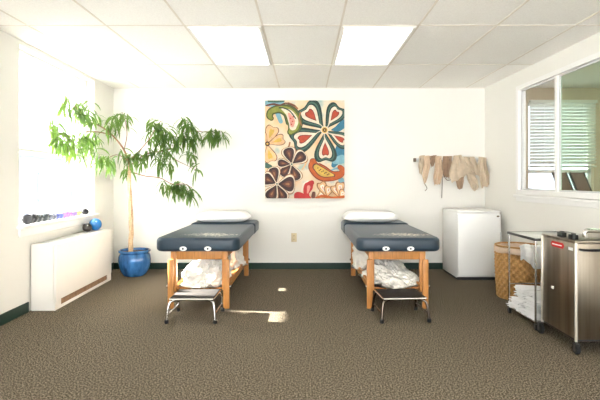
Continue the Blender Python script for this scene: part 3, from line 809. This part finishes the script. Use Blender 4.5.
# ------------------------------------------------------------ hook rail and hanging cloths
rz = 1.168 + 20/76.2
rail = thing('hook_rail', 'grey metal hook rail on the back wall above the fridge', 'hook rail', (1.89, YB, rz))
obj('board', box(-.455, .43, -.018, 0, -.022, .022, bev=.003), M['frame_grey'], rail)
obj('end_cap', box(-.462, -.43, -.03, 0, -.026, .024, bev=.004), M['strap'], rail)
for k in range(7):
    x = -.38 + k*.125
    bm = bmesh.new(); tube(bm, smoothpath([(x, -.018, .0), (x, -.05, -.008), (x, -.07, .012), (x, -.074, .03)], 5), .004, 8); obj('hook', bm, M['chrome'], rail)
def cloth(name, L_, R_, label, m, depth=.06, wave=.012, nf=3, seed=1, thick=.006, extra=None, cat='cloth'):
    # left and right edges given in pixels at the rail's distance
    Y0 = YB-depth
    Lp = smoothpath([(a, b, 0) for a, b in L_], 8); Rp = smoothpath([(a, b, 0) for a, b in R_], 8)
    n = 18; org = P(sum(q[0] for q in (L_[0], R_[0]))/2, L_[0][1], Y0)
    bm = bmesh.new(); grid = []
    rows = min(len(Lp), len(Rp))
    for i in range(rows):
        row = []
        for j in range(n+1):
            t = j/n; a = Lp[i].lerp(Rp[i], t)
            q = P(a.x, a.y, Y0)
            vfrac = i/(rows-1)
            q.y += wave*(.35+.9*vfrac)*math.sin(t*nf*2*PI + seed + vfrac*1.4) + .022*noise.noise(Vector((t*3, vfrac*4, seed))) + .02*(1-vfrac)**2
            q.z += .008*math.sin(t*nf*2*PI+seed)*vfrac
            q.y = min(q.y, YB-.012)
            row.append(bm.verts.new(q-org))
        grid.append(row)
    for i in range(rows-1):
        for j in range(n): bm.faces.new((grid[i][j], grid[i][j+1], grid[i+1][j+1], grid[i+1][j]))
    bmesh.ops.recalc_face_normals(bm, faces=bm.faces)
    bmesh.ops.solidify(bm, geom=list(bm.faces), thickness=thick)
    o = obj(name, bm, m, loc=org, ang=60); tag(o, label, cat)
    if extra:
        bm = bmesh.new(); tube(bm, smoothpath([P(a, b, YB-depth-.005)-org for a, b in extra], 6), .0045, 7); obj('strap', bm, M['strap'], o)
    return o
cloth('hanging_wrap', [(420, 156), (419, 164), (420, 174)], [(425, 155), (424, 165), (422, 175)], 'narrow tan folded cloth, first from the left on the hook rail', M['tan'], .05, .016, 1, 1)
cloth('hanging_wrap', [(424.5, 156), (424, 166), (422.5, 176), (424, 184)], [(430, 155.5), (430, 166), (428, 176), (425.5, 183)], 'pale tan strip of cloth reaching lower, second from the left on the rail', M['tan2'], .075, .016, 1, 2, extra=[(424, 183), (427, 188), (425, 191)])
cloth('hanging_wrap', [(429.5, 156), (430, 162), (431, 167)], [(437, 155), (435, 162), (432.5, 167)], 'short brownish cloth loop, third from the left on the hook rail', M['tan3'], .05, .008, 1, 3)
cloth('hanging_wrap', [(436, 156), (434.5, 168), (433, 178), (434.5, 185)], [(442, 156), (443, 168), (441.5, 178), (439, 184)], 'long warm tan folded cloth in the middle left of the hook rail', M['tan2'], .08, .018, 2, 4, extra=[(442, 160), (442.3, 178), (441.8, 198)])
cloth('hanging_wrap', [(443.5, 156), (443, 168), (444, 177)], [(452.5, 156), (451, 168), (449, 178)], 'dark brownish folded cloth beside the big flared cover on the rail', M['tan3'], .055, .014, 2, 5, extra=[(443, 174), (447, 180), (452, 179), (455, 175)])
cloth('hanging_cover', [(454.5, 155.5), (452.5, 164), (450, 174), (452.5, 183)], [(462, 155), (466, 161.5), (470, 167), (473, 171)], 'large flared tan quilted cover in the middle right of the hook rail', M['tan'], .10, .013, 3, 6, thick=.012)
cloth('hanging_cover', [(463.5, 156.5), (467, 163), (470, 170), (472, 174)], [(475, 156.5), (477.5, 163), (480, 170), (481.5, 177)], 'flared tan cover just right of the largest one on the rail', M['tan'], .075, .014, 2, 7, thick=.01)
cloth('hanging_cover', [(456, 174), (456.5, 182), (457.5, 189)], [(465, 172), (464, 181), (462, 189)], 'small brownish cloth end hanging below the largest flared cover', M['tan3'], .05, .008, 1, 8)
cloth('hanging_cover', [(466, 172), (468, 180), (471, 187), (474, 191)], [(474.5, 173), (477, 179), (478.5, 185), (477.5, 190)], 'curled tan flap hanging lowest between the flared covers', M['tan'], .06, .008, 1, 9)
cloth('hanging_cover', [(479, 157), (477.5, 167), (479, 177), (481, 188)], [(487, 157.5), (487, 166), (489.5, 177), (491, 185)], 'tan cover hanging at the right end of the hook rail by the corner', M['tan'], .12, .016, 2, 10, thick=.01)

# ------------------------------------------------------------ fridge
fr = thing('small_fridge', 'small white upright fridge in the back right corner', 'fridge', (2.035, 5.62, 0))
fw = .252; fd = .29
obj('cabinet', box(-fw, fw, -fd+.045, fd, .02, .80, bev=.008), M['fridge'], fr)
dr = obj('door', box(-fw, fw, -fd, -fd+.04, .045, .775, bev=.012, seg=3), M['fridge'], fr)
obj('handle', box(fw-.012, fw+.003, -fd-.012, -fd+.012, .40, .56, bev=.004), M['frame_grey'], dr)
bm = bmesh.new(); lathe(bm, [(0, .003), (.014, .003), (.017, 0)], 18, sy=.6); e_ = obj('round_badge', bm, M['strap'], dr); e_.location = (fw-.035, -fd-.0005, .745); e_.rotation_euler = (PI/2, 0, 0)
obj('top_panel', box(-fw-.002, fw+.002, -fd+.002, fd, .788, .806, bev=.006), M['fridge'], fr)
obj('base_plinth', box(-fw+.008, fw-.008, -fd+.02, fd-.02, 0.0, .03), M['fridge_base'], fr)

# ------------------------------------------------------------ wicker hamper
hm = thing('wicker_hamper', 'tall round woven wicker hamper beside the fridge', 'basket', (2.13, 4.58, 0))
bm = bmesh.new(); n = 168; rows = 84; rings = []
def hr(z): return .190 + .018*math.sin(min(1, z/.5)*PI*.6)
for i in range(rows+1):
    z = .49*i/rows; ring_ = []
    for k in range(n):
        a = 2*PI*k/n
        wv = math.sin(a*21 + PI*(int(i/6) % 2))*abs(math.sin(PI*i/6))
        r = hr(z) + .009*wv
        ring_.append(bm.verts.new((r*math.cos(a), r*math.sin(a), z)))
    rings.append(ring_)
for i in range(rows):
    for k in range(n): bm.faces.new((rings[i][k], rings[i][(k+1) % n], rings[i+1][(k+1) % n], rings[i+1][k]))
lathe(bm, [(hr(.49), .49), (hr(.49)+.006, .496), (hr(.49)-.004, .503), (hr(.49)-.014, .496), (.185, .44), (.18, .012), (0, .01)], n)
bm.faces.new(rings[0][::-1])
obj('basket_body', bm, M['wicker'], hm, ang=75)
bm = bmesh.new(); prof = [(hr(.45)+.007, .452), (hr(.45)+.011, .456), (hr(.45)+.010, .478), (hr(.49)+.012, .50), (hr(.49)-.002, .51), (.190, .50), (.184, .40)]
lathe(bm, prof, 96)
for v in bm.verts:
    a = math.atan2(v.co.y, v.co.x); v.co.z += .004*math.sin(a*7)+.002*math.sin(a*17) - .018*(math.sin(a) > 0)*0
    f = 1+.01*noise.noise(Vector((math.cos(a)*6, math.sin(a)*6, v.co.z*20))); v.co.x *= f; v.co.y *= f
obj('cloth_liner', bm, M['liner'], hm, ang=70)
bm = bmesh.new(); tube(bm, [((hr(.49)-.001)*math.cos(2*PI*k/60), (hr(.49)-.001)*math.sin(2*PI*k/60), .515) for k in range(61)], .009, 8); obj('rim', bm, M['wicker'], hm)

# ------------------------------------------------------------ steel cart with towels
CX0, CX1, CY0, CY1 = 1.785, 2.30, 3.545, 4.02
ct = thing('utility_cart', 'light metal cart with dark edged top behind the stainless cabinet', 'cart', ((CX0+CX1)/2, (CY0+CY1)/2, 0))
ax = (CX1-CX0)/2; ay = (CY1-CY0)/2; zt = .708
obj('top_shelf', box(-ax, ax, -ay, ay, zt-.006, zt+.006, bev=.002), M['laminate'], ct)
bm = bmesh.new(); 
for a in ((-ax-.006, -ax, -ay-.006, ay+.006), (ax, ax+.006, -ay-.006, ay+.006), (-ax, ax, -ay-.006, -ay), (-ax, ax, ay, ay+.006)): bx(bm, *a, zt-.012, zt+.009, bev=.002)
obj('edge_band', bm, M['glasstop'], ct)
obj('bottom_shelf', box(-ax, ax, -ay, ay, .058, .066, bev=.002), M['chrome'], ct)
def caster(parent, x, y, r=.038, wdt=.022, h=None):
    bm = bmesh.new(); cyl(bm, (x, y, r), r, wdt, 'x', 24, .005); wh = obj('caster', bm, M['rubber'], parent)
    bm = bmesh.new(); cyl(bm, (x, y, r), r*.45, wdt+.006, 'x', 16, .001)
    for s in (-1, 1): bx(bm, x+s*(wdt/2+.003)-.0015, x+s*(wdt/2+.003)+.0015, y-.012, y+.012, r*.6, r*2.05)
    bx(bm, x-wdt/2-.005, x+wdt/2+.005, y-.014, y+.014, r*2.03, r*2.1+.002)
    if h: cyl(bm, (x, y, (r*2.1+h)/2), .006, h-r*2.1, 'z', 10)
    obj('caster_fork', bm, M['glasstop'], wh)
for sx in (-1, 1):
    for sy in (-1, 1):
        bm = bmesh.new(); tube(bm, [(sx*(ax-.008), sy*(ay-.008), .055), (sx*(ax-.008), sy*(ay-.008), zt-.006)], .0075, 10); obj('post', bm, M['chrome'], ct)
        caster(ct, sx*(ax-.012), sy*(ay-.008), .024, .016)
bm = bmesh.new(); tube(bm, [(-ax+.008, ay-.008, .262), (ax-.008, ay-.008, .262)], .005, 8); obj('back_rail', bm, M['chrome'], ct)

def towelmesh(w_, d_, h_, seed, layers=3):
    bm = bmesh.new(); hl = h_/layers
    for k in range(layers):
        b2 = bmesh.new(); bmesh.ops.create_cube(b2, size=1); bmesh.ops.subdivide_edges(b2, edges=b2.edges, cuts=9, use_grid_fill=True)
        for v in b2.verts:
            x, y, z = v.co*2
            e = max(abs(x), abs(y)); rr = math.sqrt(max(0, 1-max(0, (e-.86)/.14)**2))
            z2 = z*max(.12, rr)
            ox = .02*noise.noise(Vector((k*3+seed, y*1.5, 0))); nz = noise.noise(Vector((x*1.6+seed, y*1.6, k*.4)))
            v.co = Vector((x*w_/2*(1-.05*k*0) + ox, y*d_/2 + .014*noise.noise(Vector((x*1.5, seed+k, 4))), hl*(k+.5) + z2*hl*.52 + .012*nz*(h_/.05)))
        me_ = bpy.data.meshes.new('tmp'); b2.to_mesh(me_); b2.free(); bm.from_mesh(me_); bpy.data.meshes.remove(me_)
    mn = min(v.co.z for v in bm.verts)
    for v in bm.verts: v.co.z -= mn
    return bm
random.seed(11)
bases = [towelmesh(.25, .19, .05, s) for s in (1.3, 4.9, 8.8)]
tme = []
where = ['bottom', 'second', 'third', 'topmost']
for col, (cx, cy) in enumerate(((1.90, 3.675), (1.90, 3.895))):
    z = .067
    for k in range(4):
        tb = towelmesh(.25-.012*k, .195-.006*k, .040, col*10+k*2.3); top_z = max(v.co.z for v in tb.verts)
        o = obj('folded_towel', tb, M['towel'], loc=(cx+random.uniform(-.012, .012)+.012*k, cy+random.uniform(-.003, .003), z), rotz=random.uniform(-.1, .1))
        side = 'front' if col == 0 else 'rear'
        tag(o, '%s white folded towel of the %s stack on the cart bottom' % (['lowest', 'second from bottom', 'third from bottom', 'topmost'][k], side), 'towel', 'towels on the cart')
        z += top_z*.93
o = obj('loose_towel', crumple(.18, .28, .13, 6.6, .3, 3.5), M['towel'], loc=(2.18, 3.78, .067)); tag(o, 'loose crumpled white towel on the cart bottom beside the stacks', 'towel')

# towel spilling over the hamper's rim
c0 = Vector((2.13, 4.58, 0)); bm = bmesh.new()
grid = []
R0 = .216
prof = [(-.075, .44), (-.055, .50), (-.02, .524), (.012, .53), (.040, .515), (.062, .48), (.068, .43), (.050, .375)]
pr = smoothpath([(a, b, 0) for a, b in prof], 4)
for i, q in enumerate(pr):
    row = []
    for j in range(17):
        t = j/16; a = math.radians(-110 + 62*t)
        r = R0 + q.x + .016*math.sin(t*19+i*.1)*min(1, i/8)
        z = q.y + .022*noise.noise(Vector((t*5, i*.25, 3))) + (.045*math.sin(t*7+1) if i > 18 else 0)*((i-18)/10)
        row.append(bm.verts.new((r*math.cos(a), r*math.sin(a), z)))
    grid.append(row)
for i in range(len(grid)-1):
    for j in range(16): bm.faces.new((grid[i][j], grid[i][j+1], grid[i+1][j+1], grid[i+1][j]))
bmesh.ops.recalc_face_normals(bm, faces=bm.faces)
bmesh.ops.solidify(bm, geom=list(bm.faces), thickness=-.012)
o = obj('draped_towel', bm, M['towel'], loc=c0, ang=60); tag(o, 'white towel spilling over the front rim of the wicker hamper', 'towel')

# ------------------------------------------------------------ stainless heating cabinet
SX0, SX1, SY0, SY1 = 1.812, 2.35, 3.06, 3.50
sb = thing('stainless_cabinet', 'stainless steel heating cabinet on casters at the right edge', 'cabinet', ((SX0+SX1)/2, (SY0+SY1)/2, 0))
ax = (SX1-SX0)/2; ay = (SY1-SY0)/2
obj('body', box(-ax, ax, -ay, ay, .10, .742, bev=.004), M['steel'], sb)
M['polished'] = mat('polished_corner', (226, 220, 210), .35, .6)
for sx in (-1, 1):
    for sy in (-1, 1):
        obj('corner_post', box(sx*ax-(.012 if sx > 0 else .004), sx*ax+(.004 if sx > 0 else .012), sy*ay-(.012 if sy > 0 else .004), sy*ay+(.004 if sy > 0 else .012), .085, .745, bev=.003), M['polished'], sb)
ld = obj('lid', box(-ax-.003, ax+.003, -ay-.003, ay+.003, .744, .760, bev=.004), M['steel'], sb)
bm = bmesh.new(); tube(bm, smoothpath([(-ax+.19, -.02, .76), (-ax+.18, -.02, .785), (-ax+.195, -.02, .806), (-ax+.25, -.02, .806), (ax-.08, -.02, .796), (ax-.06, -.02, .76)], 6), .017, 14); obj('lid_handle', bm, M['chrome'], ld)
for yy in (.02, -.12):
    bm = bmesh.new(); bx(bm, -ax+.022, -ax+.062, yy-.028, yy+.028, .758, .792, bev=.004); bx(bm, -ax+.03, -ax+.056, yy-.012, yy+.012, .792, .800, bev=.003); obj('lid_latch', bm, M['blackp'], ld)
bm = bmesh.new(); tube(bm, smoothpath([(-ax+.028, -ay+.002, .703), (-ax+.03, -ay-.022, .703), (-ax+.06, -ay-.030, .703), (0, -ay-.030, .703), (ax-.06, -ay-.030, .703), (ax-.03, -ay-.022, .703), (ax-.028, -ay+.002, .703)], 5), .0085, 10); obj('push_handle', bm, M['blackp'], sb)
def sideplate(y, z, hw_, hh, m, name, par, off=.0, slant=True):
    bm = bmesh.new(); pts = []
    for sy in (-1, 1): pass
    pts = [(-hw_, 0), (-hw_*.82, hh), (hw_*.82, hh), (hw_, 0), (hw_*.82, -hh), (-hw_*.82, -hh)] if slant else [(-hw_, -hh), (-hw_, hh), (hw_, hh), (hw_, -hh)]
    f = bm.faces.new([bm.verts.new((-ax-.0005-off, y+a, z+b)) for a, b in pts])
    r = bmesh.ops.extrude_face_region(bm, geom=[f]); bmesh.ops.translate(bm, verts=[v for v in r['geom'] if isinstance(v, bmesh.types.BMVert)], vec=(-.0025, 0, 0))
    return obj(name, bm, m, par, smooth=False)
rp = sideplate(.0, .705, .085, .020, M['red'], 'red_nameplate', sb)
sideplate(.0, .705, .060, .0035, M['labelw'], 'white_stripe', rp, .003, False)
sideplate(-.165, .700, .026, .010, M['labelw'], 'white_label', sb, 0, False)
sideplate(.065, .385, .017, .010, M['labelw'], 'white_label', sb, 0, False)
obj('base_frame', box(-ax+.01, ax-.01, -ay+.01, ay-.01, .085, .10, bev=.002), M['glasstop'], sb)
for sx, sy, r in ((-1, -1, .034), (1, -1, .034), (-1, 1, .041), (1, 1, .041)):
    caster(sb, sx*(ax-.012)-(.026 if sx < 0 and sy > 0 else 0), sy*(ay-.012), r, .026, h=.088)
